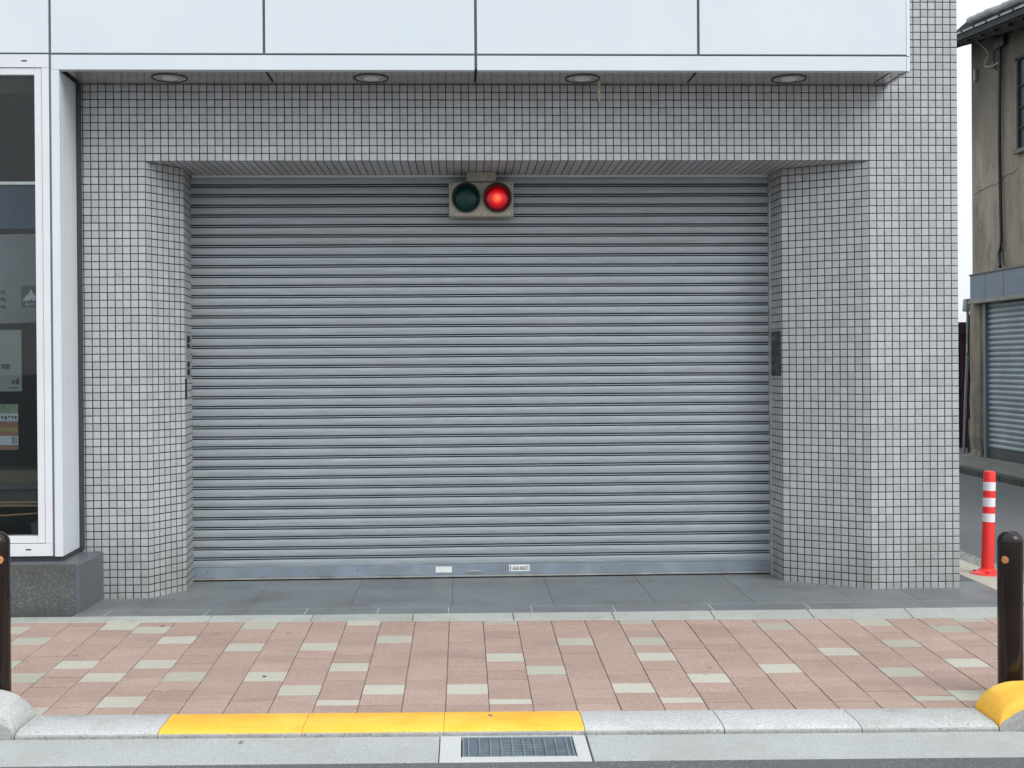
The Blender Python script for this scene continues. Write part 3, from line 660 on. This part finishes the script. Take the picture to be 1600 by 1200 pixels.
for zz in (1.975, 1.93, 1.885):
    gl.box(-0.80, -0.774, GY, GY + .002, zz - .010, zz + .010, 'stick_dark'); gl.box(-0.774, -0.766, GY, GY + .002, zz - .018, zz - .004, 'stick_dark')
tag(gl.build('window_lettering'), 'dark characters of cut film on the shop glass beside the mountain sign', 'lettering')

# downlights
dls = ['round recessed downlight nearest the shop window', 'round recessed downlight second from the shop window',
       'round recessed downlight beside the small cream pipe under the canopy', 'round recessed downlight nearest the right end of the canopy']
def downlight(i, x, y):
    d = empty('downlight', (x, y, 3.343), dls[i], 'ceiling light', 'downlights under the canopy')
    d['label'] = dls[i]; return d
for i, (x, y) in enumerate(((0.201, -0.163), (1.478, -0.13), (2.832, -0.13), (4.172, -0.145))):
    y = -0.165
    if i == 0:
        m = MB(); m.lathe([(0.110, 0.0), (0.113, -0.004), (0.1115, -0.0075), (0.105, -0.0075), (0.103, 0.001)], (0, 0, 0), 'strip', 40, cap=False); rim_me = m
        d = downlight(i, x, y)
        rim = m.build('rim', None, smooth=True); rim.parent = d
        m = MB(); m.lathe([(0.104, -0.002), (0.100, -0.0035), (0.092, -0.004), (0.060, -0.0025), (0.03, -0.002), (0.001, -0.002)], (0, 0, 0), 'reflector', 40, cap=False)
        cup = m.build('diffuser', None, smooth=True); cup.parent = d
        m = MB(); m.lathe([(0.052, -0.0035), (0.050, -0.007), (0.030, -0.0085), (0.001, -0.009)], (0, 0, 0), 'white', 32, cap=False)
        blb = m.build('bulb', None, smooth=True); blb.parent = d
    else:
        d = downlight(i, x, y)
        for s_ in (rim, cup, blb):
            c_ = s_.copy(); col.objects.link(c_); c_.parent = d
m = MB(); m.tube([(2.950, -0.06, 3.345), (2.950, -0.06, 3.245)], 0.0095, 'cream', 14); m.tube([(2.950, -0.06, 3.245), (2.951, -0.06, 3.222)], 0.0045, 'white', 10)
tag(m.build('drip_pipe', smooth=True), 'short cream pipe hanging from the canopy underside', 'pipe')

# ---------------------------------------------------------------- roller shutter
S = bpy.data.objects.new('roller_shutter', None); col.objects.link(S); S.parent = B
SY = 0.60; prof = []
pitch = 0.07065; zb = 0.0975
def slat(z):      # profile of one slat upwards from its lower groove
    P = [(SY + .030, z - .0035), (SY + .003, z - .0005)]
    P += [(SY - .0052 * math.sin(math.pi * (0.10 + 0.72 * t)), z + .0003 + 0.0462 * t) for t in (0, .08, .2, .4, .6, .8, .93, 1)]
    P += [(SY + .004, z + .0475), (SY + .030, z + .0480), (SY + .030, z + .0545), (SY + .005, z + .0548), (SY + .0010, z + .0560), (SY + .0010, z + .0608), (SY + .005, z + .0620), (SY + .030, z + .0624)]
    return P
for i in range(39): prof += slat(zb + pitch * i)
xs = [0.150 + (4.226 - 0.150) * i / 40 for i in range(41)]
rs = random.Random(11)
ph = [rs.uniform(0, 6.28) for _ in range(6)]
m = MB(); n = len(prof)
vs = []
for x in xs:
    for (y, z) in prof:
        w = 0.0034 * math.sin(2.1 * x + 1.7 * z + ph[0]) + 0.0014 * math.sin(5.3 * x - 2.2 * z + ph[1])
        w2 = 0.0012 * math.sin(1.9 * x + ph[2] + 3 * round(z / pitch)) 
        vs.append((x, y + w, z + w2))
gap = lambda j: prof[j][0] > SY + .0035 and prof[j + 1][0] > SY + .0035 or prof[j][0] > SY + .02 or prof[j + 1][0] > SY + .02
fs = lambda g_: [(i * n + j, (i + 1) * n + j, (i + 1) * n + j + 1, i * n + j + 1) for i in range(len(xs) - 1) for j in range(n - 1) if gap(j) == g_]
m.poly(vs, fs(False), 'shutter'); m.poly(vs, fs(True), 'hook'); sc = m.build('slat_curtain', S, smooth=False, fix=False)  # groove faces take the painted shade tone
for p in sc.data.polygons: p.use_smooth = True
try: sc.data.set_sharp_from_angle(angle=R(32))
except Exception: pass
zb0 = lambda x: 0.0 + 0.002
m = MB()
m.prism([(SY - .004, .0215), (SY - .006, .024), (SY - .006, .092), (SY - .002, .0955), (SY + .010, .0955), (SY + .010, .0215)], 'x', .151, 4.225, 'bar')
m.build('bottom_bar', S, smooth=True)
m = MB(); m.box(.151, 4.225, SY - .016, SY + .012, .010, .021, 'rail'); m.build('bottom_edge', S, bevel=.001)
m = MB(); m.box(.151, 4.225, SY - .006, SY + .012, -.004, .0098, 'black'); m.build('rubber_seal', S)
for a, b in ((0.1285, 0.1495), (4.2265, 4.248)):
    m = MB(); m.box(a, b, SY - .032, SY + .02, 0.0, LZ - .001, 'rail'); m.build('guide_rail', S, bevel=.002)
m = MB(); m.box(1.848, 1.962, SY - .0075, SY - .006, .041, .083, 'white'); m.build('blank_sticker', S)
st2 = MB(); st2.box(2.366, 2.512, SY - .0075, SY - .006, .043, .089, 'white')
st2 = st2.build('name_sticker', S)
m = MB(); rr = random.Random(5)
x = 2.392
for i in range(8):
    w = rr.uniform(.006, .011)
    m.box(x, x + w, SY - .0085, SY - .0077, .054, .0595, 'black'); m.box(x + rr.uniform(0, w * .4), x + w, SY - .0085, SY - .0077, .0640, .0675, 'black'); m.box(x, x + .0035, SY - .0085, SY - .0077, .0595, .0640, 'black')
    m.box(x, x + w, SY - .0085, SY - .0077, .0715, .076, 'black') if i % 2 else m.box(x + .003, x + w, SY - .0085, SY - .0077, .070, .0745, 'black')
    x += .0125
m.box(2.374, 2.379, SY - .0085, SY - .0077, .050, .082, 'black'); m.box(2.497, 2.500, SY - .0085, SY - .0077, .050, .082, 'black')
mk = m.build('print_marks', st2)
m = MB()
hp = [(2.058 + .117 * i / 12, .046 + .010 * math.sin(math.pi * i / 12)) for i in range(13)]
m.prism(hp + [(2.175, .042), (2.058, .042)], 'y', SY - .014, SY - .0055, 'rail'); m.build('pull_handle', S, bevel=.0008)
m = MB()
for x in (.25, .94, 1.30, 3.02, 3.68, 4.17):
    m = MB(); m.lathe([(.004, 0), (.003, .002), (.0005, .003)], (x, SY - .006, .062), 'strip', 10, (0, -1, 0)); m.build('rivet', S)
# key switch plate on the right return, sensor bracket on the left one
m = MB()
def onret(m, y0, y1, z0, z1, k, off=.006, th=.005):
    f = lambda y: 4.250 - 0.014 * (y - .33) / .31
    vs = [(f(y) - o, y, z) for z in (z0, z1) for y in (y0, y1) for o in (off, 0)]
    m.poly(vs, [(0, 1, 3, 2), (4, 6, 7, 5), (0, 4, 5, 1), (2, 3, 7, 6), (0, 2, 6, 4), (1, 5, 7, 3)], k)
onret(m, .352, .552, 1.412, 1.724, 'ctrl'); cp = tag(m.build('control_plate', bevel=.002), 'dark polished control plate set in the tiles beside the shutter', 'control plate')
m = MB()
def onretL(m, y0, y1, z0, z1, k, off):
    f = lambda y: 0.177 - 0.027 * (y - .284) / .356
    vs = [(f(y) + o, y, z) for z in (z0, z1) for y in (y0, y1) for o in (off, 0)]
    m.poly(vs, [(0, 1, 3, 2), (4, 6, 7, 5), (0, 4, 5, 1), (2, 3, 7, 6), (0, 2, 6, 4), (1, 5, 7, 3)], k)
onretL(m, .33, .50, 1.43, 1.74, 'rail', .004)
m.build('x') if False else None
sp_ = empty('sensor_plate', (.17, .41, 1.55), 'narrow metal plate with dark safety sensors on the tiled return left of the shutter', 'sensor')
m.build('back_plate', sp_)
m = MB()
for z0, z1 in ((1.67, 1.715), (1.635, 1.66), (1.505, 1.54), (1.45, 1.49)):
    m = MB(); onretL(m, .38, .45, z0, z1, 'black', .012); m.build('sensor', sp_)
m = MB(); onretL(m, .30, .335, 1.285, 1.425, 'black', .008); m.build('cable_cover', sp_)

# ---------------------------------------------------------------- signal lamp
YS = 0.44
sg = empty('signal_lamp', (2.186, YS, 2.651), 'beige two-lamp garage warning signal with its right lamp glowing red', 'signal lamp')
m = MB(); m.box(1.962, 2.410, YS + .012, YS + .105, 2.533, 2.772, 'sigbox'); m.build('housing', sg, bevel=.006)
m = MB(); m.box(1.966, 2.406, YS + .004, YS + .0115, 2.537, 2.768, 'sigbox'); m.build('front_plate', sg, bevel=.003)
m = MB(); m.box(2.086, 2.287, YS - .005, YS + .10, 2.774, 2.839, 'sigbox'); m.build('bracket', sg, bevel=.003)
m = MB()
for x, z in ((1.978, 2.549), (2.394, 2.549), (1.978, 2.756), (2.394, 2.756), (2.186, 2.760), (2.186, 2.545)):
    m = MB(); m.lathe([(.0045, 0), (.004, .003), (.001, .004)], (x, YS + .004, z), 'strip', 10, (0, -1, 0)); m.build('screw', sg)
for x, k in ((2.081, 'green'), (2.297, 'redlens')):
    c = Vector((x, YS, 2.657)); lab = 'unlit dark green lens' if k == 'green' else 'lit red lens'
    m = MB(); m.lathe([(.089, -.001), (.086, -.003), (.075, .001), (.055, .006), (.03, .009), (.001, .010)], c, k, 40, (0, -1, 0), cap=False)
    o = m.build('lens', sg, smooth=True, label=lab, loc=tuple(c))
    m = MB()         # hood: a deep ring, longer at the top
    n = 44; vs = []; ro, ri = .0985, .0900
    for r_, kk in ((ro, 0), (ro, 1), (ri, 1), (ri, 0)):
        for i in range(n):
            t = 2 * math.pi * i / n; dep = .030 + .055 * max(0, math.sin(t)) ** 0.8 if kk else -.004
            vs.append((c.x + r_ * math.cos(t), YS + .003 - dep, c.z + r_ * math.sin(t)))
    fs = [(a * n + i, a * n + (i + 1) % n, ((a + 1) % 4) * n + (i + 1) % n, ((a + 1) % 4) * n + i) for a in range(4) for i in range(n)]
    m.poly(vs, fs, 'black'); m.build('hood', sg, smooth=True)

# ---------------------------------------------------------------- bollards and the red post
def bollard(x, y, top, spots, label):
    b = empty('bollard', (x, y, zp(x, y)), label, 'bollard', 'brown steel bollards behind the kerb')
    r = .0572; z0 = zp(x, y) - .02; prof_ = [(r, 0), (r, top - z0 - .0485)]
    for i in range(1, 9):
        t = i / 8 * math.pi / 2; prof_.append((max(.0005, r * math.cos(t)), top - z0 - .0485 + .0485 * math.sin(t)))
    m = MB(); m.lathe(prof_, (x, y, z0), 'bollard', 48); m.build('post', b, smooth=True)
    m = MB(); m.lathe([(r + .0006, 0), (r + .0006, .003)], (x, y, top - .062), 'black', 48, cap=False); m.build('cap_seam', b, smooth=True)
    for ang, z in spots:
        m = MB(); n = 20; vs = [((0, 0))]
        pts = []
        for ring in (0.0, 0.6, 1.0):
            for i in range(n):
                t = 2 * math.pi * i / n; a = ang + ring * .0175 / r * math.cos(t); zz = z + ring * .0175 * math.sin(t); rr_ = r + (.0022 if ring < .9 else .0004)
                pts.append((x + rr_ * math.sin(a), y - rr_ * math.cos(a), zz))
        fs = [(a_ * n + i, a_ * n + (i + 1) % n, (a_ + 1) * n + (i + 1) % n, (a_ + 1) * n + i) for a_ in (0, 1) for i in range(n)]
        m.poly(pts, fs, 'amber'); m.build('reflector', b, smooth=True)
bollard(4.617, -2.28, .709, [(R(-48), .578), (R(132), .578)], 'dark brown bollard behind the yellow painted kerb end, near the red post')
bollard(-0.086, -2.28, .763, [(R(33), .639), (R(-147), .639)], 'dark brown bollard in front of the shop window plinth, cut by the frame')

px, py, pz = 5.79, .575, -.02
dp = empty('marker_post', (px, py, pz), 'bright red flexible marker post with three white bands and round base', 'traffic post')
ax = Vector((math.sin(R(1.7)), 0, math.cos(R(1.7)))); c0 = Vector((px, py, pz))
rad = lambda h: .0445 - .0035 * h / .74
def seg(m, h0, h1, k, e=0.0, n=8):
    m.lathe([(rad(h0 + (h1 - h0) * i / n) + e, h0 + (h1 - h0) * i / n) for i in range(n + 1)], c0, k, 40, ax, cap=False)
m = MB(); m.lathe([(.04, 0.0), (rad(.03), .03), (rad(.3), .3), (rad(.6), .6), (rad(.725), .725), (rad(.725) - .004, .735), (rad(.725) - .012, .738), (.003, .738)], c0, 'postred', 40, ax); m.build('post', dp, smooth=True)
for a, b in ((.600, .662), (.486, .549), (.377, .437)):
    m = MB(); seg(m, a, b, 'postwhite', .0008); m.build('reflective_band', dp, smooth=True)
m = MB(); m.lathe([(.118, 0), (.118, .008), (.112, .014), (.085, .021), (.060, .030), (.052, .040), (.046, .044)], c0, 'postred', 48); m.build('base', dp, smooth=True)
m = MB()
for a in (R(-112), R(-20), R(70), R(160)):
    m = MB(); m.lathe([(.010, 0), (.010, .006), (.004, .007)], c0 + Vector((.086 * math.cos(a), .086 * math.sin(a), .0205)), 'strip', 12); m.build('bolt', dp)

# ---------------------------------------------------------------- old house across the side street
H = empty('old_house', (9.85, 8.0, 0), 'weathered two-storey mortar house with a closed shutter across the side street', 'house')
HX, HY0, HY1 = 9.85, 2.0, 10.07
soff = lambda y: 6.44 - 0.151 * (10.5 - y)
m = MB()
SHT, SHB = 2.31, .03; ya, yb = 5.6, 9.60
def q(y0, y1, z0, z1a, z1b, k='stucco', x=HX): m.face([(x, y1, z0), (x, y0, z0), (x, y0, z1a), (x, y1, z1b)], k)
q(yb + .06, HY1, -.05, 2.80, 2.80); q(HY0, ya - .04, -.05, 2.8, 2.8)
m.face([(HX, HY1, 2.8), (HX, HY0, 2.8), (HX, HY0, soff(HY0) + .1), (HX, HY1, soff(HY1) + .1)], 'stucco')
m.face([(HX, HY1, -.05), (HX, HY1, soff(HY1) + .1), (16, HY1, soff(HY1) + .1), (16, HY1, -.05)], 'stucco')
m.face([(HX, HY0, -.05), (16, HY0, -.05), (16, HY0, soff(HY0) + .1), (HX, HY0, soff(HY0) + .1)], 'stucco')
m.box(HX + .25, HX + .3, ya - .1, yb + .1, -.05, 2.8, 'stucco')
m.build('wall', H, fix=False)
m = MB(); rr = random.Random(2)       # crumbling corner pier
lv = [-.05, .15, .35, .6, .9, 1.2, 1.5, 1.9, 2.35]
pts = []
for z in lv:
    e = .035 * rr.uniform(-1, 1); w = .05 * rr.uniform(0, 1) * (1 if z < 1.6 else .3)
    pts.append([(HX - .03 - w * .4, 9.74 + e, z), (HX - .05 - w, 9.88 + e * .5, z), (HX - .04 - w * .5, 10.06 + w * .5, z), (HX + .05, 10.10 + w, z), (HX + .05, 9.72, z)])
vs = [p for r_ in pts for p in r_]
m.poly(vs, [(i * 5 + j, i * 5 + (j + 1) % 5, (i + 1) * 5 + (j + 1) % 5, (i + 1) * 5 + j) for i in range(len(lv) - 1) for j in range(5)] + [tuple(range(5)), tuple((len(lv) - 1) * 5 + j for j in range(5))], 'stucco')
m.build('corner_pier', H)
sh = bpy.data.objects.new('roller_shutter', None); col.objects.link(sh); sh.parent = H; sh['label'] = 'blue grey roller shutter with a dark foot panel'
sh.location = (0, 0, 0)
def kid(m, name, par, **kw):
    o = m.build(name, None, **kw); o.parent = par
    # parents sit away from the origin
    off = Vector((0, 0, 0)); p_ = par
    while p_: off += p_.location; p_ = p_.parent
    o.location = Vector(o.location) - off; return o
m = MB(); pr = []
nsl = 27; pz_ = (SHT + .05 - .20) / nsl
for i in range(nsl):
    z = .20 + pz_ * i
    pr += [(HX + .055, z), (HX + .042, z + .004), (HX + .028, z + .25 * pz_), (HX + .024, z + .5 * pz_), (HX + .028, z + .75 * pz_), (HX + .040, z + pz_ - .012), (HX + .055, z + pz_ - .008)]
n = len(pr)
vs = [(x, y, z) for y in (ya, yb) for x, z in pr]
m.poly(vs, [(j, j + 1, n + j + 1, n + j) for j in range(n - 1)], 'oldslat'); o = kid(m, 'slat_curtain', sh, fix=True)
m = MB(); m.box(HX + .02, HX + .05, ya, yb, .035, .198, 'dkpanel'); kid(m, 'foot_panel', sh, bevel=.003)
m = MB(); m.box(HX + .0, HX + .03, 8.24, 8.38, .70, .74, 'black'); kid(m, 'handle', sh, bevel=.003)
for a, b in ((yb, yb + .055), (ya - .045, ya)):
    m = MB(); m.box(HX - .02, HX + .08, a, b, 0, 2.36, 'header'); kid(m, 'guide_rail', sh, bevel=.003)
m = MB(); m.box(HX - .13, HX + .05, ya - .1, 9.86, 2.41, 2.775, 'header'); 
for y in (6.6, 7.7, 8.75, 9.35): m.box(HX - .1315, HX - .1295, y, y + .004, 2.41, 2.775, 'dkpanel')
kid(m, 'shutter_box', sh)
m = MB(); m.box(HX - .15, HX + .05, ya - .1, 9.90, 2.355, 2.409, 'header_lip'); m.box(HX - .14, HX + .05, ya - .1, 9.88, 2.776, 2.80, 'dkpanel'); kid(m, 'shutter_box_edge', sh, bevel=.003)
# window upstairs
m = MB(); m.box(HX - .05, HX + .02, 8.46, 8.51, 4.44, 5.72, 'darkwood'); m.box(HX - .05, HX + .02, 7.0, 8.549, 5.68, 5.72, 'darkwood'); m.box(HX - .08, HX + .02, 6.95, 8.55, 4.38, 4.439, 'oldconc')
m.box(HX - .05, HX + .02, 6.96, 7.0, 4.44, 5.72, 'darkwood'); w_ = kid(m, 'window', H, bevel=.003)
m = MB(); m.box(HX - .012, HX - .006, 7.0, 8.46, 4.44, 5.68, 'navy'); kid(m, 'pane', w_)
for z in (4.72, 5.0, 5.3): 
    m = MB(); m.box(HX - .04, HX - .028, 7.0, 8.46, z, z + .02, 'darkwood'); kid(m, 'window_bar', w_)
# roof: boards below, gutter line, tiles with a round verge row
XE = 9.35; ze = lambda y: 6.273 - .099 * (9.396 - y)
m = MB(); y0, y1 = 1.6, 10.9
def plank(xa, za, xb, zb_, th, k):
    vs = []
    for y in (y0, y1):
        vs += [(xa, y, za(y)), (xb, y, zb_(y)), (xb, y, zb_(y) + th), (xa, y, za(y) + th)]
    m.poly(vs, [(0, 1, 2, 3), (4, 7, 6, 5), (0, 4, 5, 1), (1, 5, 6, 2), (2, 6, 7, 3), (3, 7, 4, 0)], k)
plank(XE + .04, lambda y: ze(y) - .10, HX + .02, soff, .03, 'darkwood')
plank(XE, lambda y: ze(y) - .075, XE + .035, lambda y: ze(y) - .075, .085, 'darkwood')
kid(m, 'eaves', H)
m = MB()
for i in range(9):
    yy = 10.85 - i * .42; 
    m = MB(); m.tube([(XE + .03, yy, ze(yy) - .115), (HX, yy, soff(yy) - .02)], .022, 'darkwood', 4); kid(m, 'rafter', H)
m = MB(); bd = [(10.2, ze(10.2) - .03), (9.15, 6.352 + .112 * .49 + .01)] + [(1.6, 6.352 + .112 * (1.6 - 8.66))] + [(1.6, ze(1.6) - .05)]; m.prism(bd, 'x', XE + .036, XE + .06, 'darkwood'); kid(m, 'verge_board', H)
m = MB(); plank(XE - .02, lambda y: ze(y) + .012, 13.0, lambda y: ze(y) + 1.1, .03, 'rooftile'); kid(m, 'roof', H)
m = MB()
vt = lambda y: 6.352 + .112 * (y - 8.66)
for i in range(26):
    yy = 9.05 - i * .27
    m = MB(); m.lathe([(.052, 0), (.055, .02), (.048, .25), (.044, .27)], (XE + .03, yy, vt(yy) + .004 * (i % 3)), 'rooftile', 14, (0, -1, -.112)); kid(m, 'verge_tile', H, smooth=True)
m = MB()
for i in range(20):
    yy = 10.8 - i * .40; m = MB(); m.tube([(XE - .03, yy, ze(yy) + .03), (XE + .30, yy, ze(yy) + .145)], .020, 'darkwood', 8); kid(m, 'eaves_tile', H, smooth=True)
# cables
def cable(pts, r, k, label):
    P = [Vector(p) for p in pts]; out = []
    for i in range(len(P) - 1):
        p0, p1, p2, p3 = P[max(i - 1, 0)], P[i], P[i + 1], P[min(i + 2, len(P) - 1)]
        for j in range(6):
            t = j / 6; out.append(0.5 * ((2 * p1) + (-p0 + p2) * t + (2 * p0 - 5 * p1 + 4 * p2 - p3) * t * t + (-p0 + 3 * p1 - 3 * p2 + p3) * t ** 3))
    out.append(P[-1]); m = MB(); m.tube(out, r, k, 8); return tag(m.build('cable', smooth=True), label, 'cable')
cx = 9.80
cable([(9.62, 10.00, 6.52), (9.66, 9.70, 6.37), (9.72, 9.36, 6.10), (9.76, 9.29, 5.98), (cx, 9.44, 5.93), (cx, 9.50, 5.86), (cx, 9.30, 5.80), (cx, 8.97, 5.79)], .011, 'cablepale', 'pale cable looping down from the eaves of the old house')
cable([(cx, 9.05, 6.15), (cx, 8.99, 5.9), (cx, 9.02, 5.2), (cx, 9.03, 4.4), (cx, 9.0, 3.6), (cx, 8.99, 3.2), (cx, 9.06, 3.03), (cx - .03, 8.98, 2.93), (cx - .06, 8.90, 2.84)], .024, 'cable', 'thick black cable running down the mortar wall to the shutter box')
cable([(cx, 9.00, 3.25), (cx - .01, 8.93, 3.08), (cx - .03, 8.88, 2.95), (cx - .05, 8.80, 2.86)], .011, 'cable', 'thin cable strand splaying out just above the blue grey shutter box')
cable([(cx + .02, 9.07, 6.1), (cx + .03, 9.10, 5.2), (cx + .03, 9.08, 4.2), (cx + .02, 9.05, 3.3), (cx, 9.02, 2.95)], .008, 'cable', 'thin cable hanging close behind the thick black one on the mortar wall')
cable([(cx, 9.10, 6.10), (cx, 9.20, 5.95), (cx, 9.16, 5.75), (cx, 9.10, 5.70)], .010, 'cable', 'thin black cable end curling beside the thick cable')
m = MB(); m.box(HX - .07, HX - .001, 8.86, 9.16, 6.0, 6.14, 'dkpanel'); tag(m.build('junction_box', bevel=.01), 'dark junction box under the eaves where the cables start', 'junction box')
m = MB(); m.box(HX - .05, HX - .001, 9.84, 9.90, 5.72, 5.90, 'boxgrey'); tag(m.build('insulator', bevel=.01), 'small grey insulator near the upper corner of the mortar wall', 'insulator')

m = MB(); rr = random.Random(9); yy = 9.98; zz = 4.02; pts = []
while yy > 8.5:
    pts.append((HX - .001, yy, zz)); yy -= rr.uniform(.05, .12); zz += rr.uniform(-.015, .035)
m.tube(pts, .0045, 'darkwood', 4); kid(m, 'crack', H)
# alley beside the house
m = MB()
for i in range(22):
    x = 9.3 + i * .09; m.box(x, x + .055, 12.2, 12.23, 0, 2.16, 'maroon'); m.box(x + .055, x + .09, 12.215, 12.23, 0, 2.16, 'maroon')
mf = empty('maroon_fence', (10.3, 12.2, 0), 'dark maroon sheet fence at the end of the alley', 'fence')
m.build('sheet', mf)
m = MB(); m.box(9.3, 11.3, 12.16, 12.199, 1.95, 1.99, 'cable'); m.box(9.3, 11.3, 12.16, 12.199, 1.0, 1.04, 'maroon'); m.build('rail', mf)
mp = empty('meter_pole', (10.19, 11.2, 0), 'thin leaning pole carrying a grey box at the alley corner', 'pole')
m = MB(); m.tube([(10.262, 11.2, 2.30), (10.255, 11.2, 1.7), (10.22, 11.2, 1.0), (10.187, 11.2, .012)], .022, 'boxgrey', 12); m.build('pole', mp, smooth=True)
m = MB(); m.tube([(10.31, 11.19, 2.31), (10.28, 11.17, 2.2), (10.262, 11.165, 1.95), (10.25, 11.165, 1.6)], .014, 'cable', 8); m.build('wire', mp, smooth=True)
m = MB(); m.prism([(10.205, 2.30), (10.312, 2.30), (10.318, 2.34), (10.305, 2.505), (10.215, 2.505), (10.20, 2.34)], 'y', 11.13, 11.27, 'boxgrey'); m.build('box', mp, bevel=.012)
m = MB(); m.box(10.222, 10.262, 11.165, 11.175, 1.62, 1.78, 'white'); m.build('plate', mp)
m = MB(); m.box(10.26, 10.36, 11.0, 11.2, .30, .56, 'card'); m.box(10.25, 10.38, 10.95, 11.22, .012, .298, 'dkpanel'); tag(m.build('stacked_boxes', bevel=.008), 'brown cardboard box on a dark crate in the alley corner', 'boxes')
m = MB(); m.tube([(10.22, 10.9, .05), (10.26, 10.85, .10), (10.33, 10.85, .06)], .035, 'white', 8); tag(m.build('crumpled_bag', smooth=True), 'crumpled white bag on the alley ground', 'bag')
m = MB(); m.prism([(.31, .17), (.33, .17), (.33, .175)], 'y', 0, .01, 'card') if False else None

# small litter seen on the paving
m = MB(); m.lathe([(.012, 0), (.009, .003), (.002, .0035)], (2.159, -2.481, zp(2.159, -2.481) + .004), 'card', 10); tag(m.build('stone_chip'), 'small brown stone on the yellow kerb', 'stone')
for p_, l_ in (((1.053, -1.858), 'small dark metal stud in a pale paver behind the yellow kerb'), ((.302, -.855), 'small dark metal stud in a paver near the concrete edging')):
    m = MB(); m.lathe([(.010, 0), (.009, .0012), (.001, .0016)], (p_[0], p_[1], zp(*p_) + .001), 'strip', 16); tag(m.build('survey_stud'), l_, 'stud')
m = MB(); m.poly([(1.088, -2.738, 0), (1.10, -2.750, .004), (1.115, -2.742, .003), (1.10, -2.732, .005)], [(0, 1, 2, 3)], 'st_yellow')
lf = m.build('fallen_leaf', loc=(1.1, -2.74, 0)); lf.location.z = zg(1.1, -2.74) + .003; tag(lf, 'small yellow leaf in the gutter below the kerb', 'leaf')
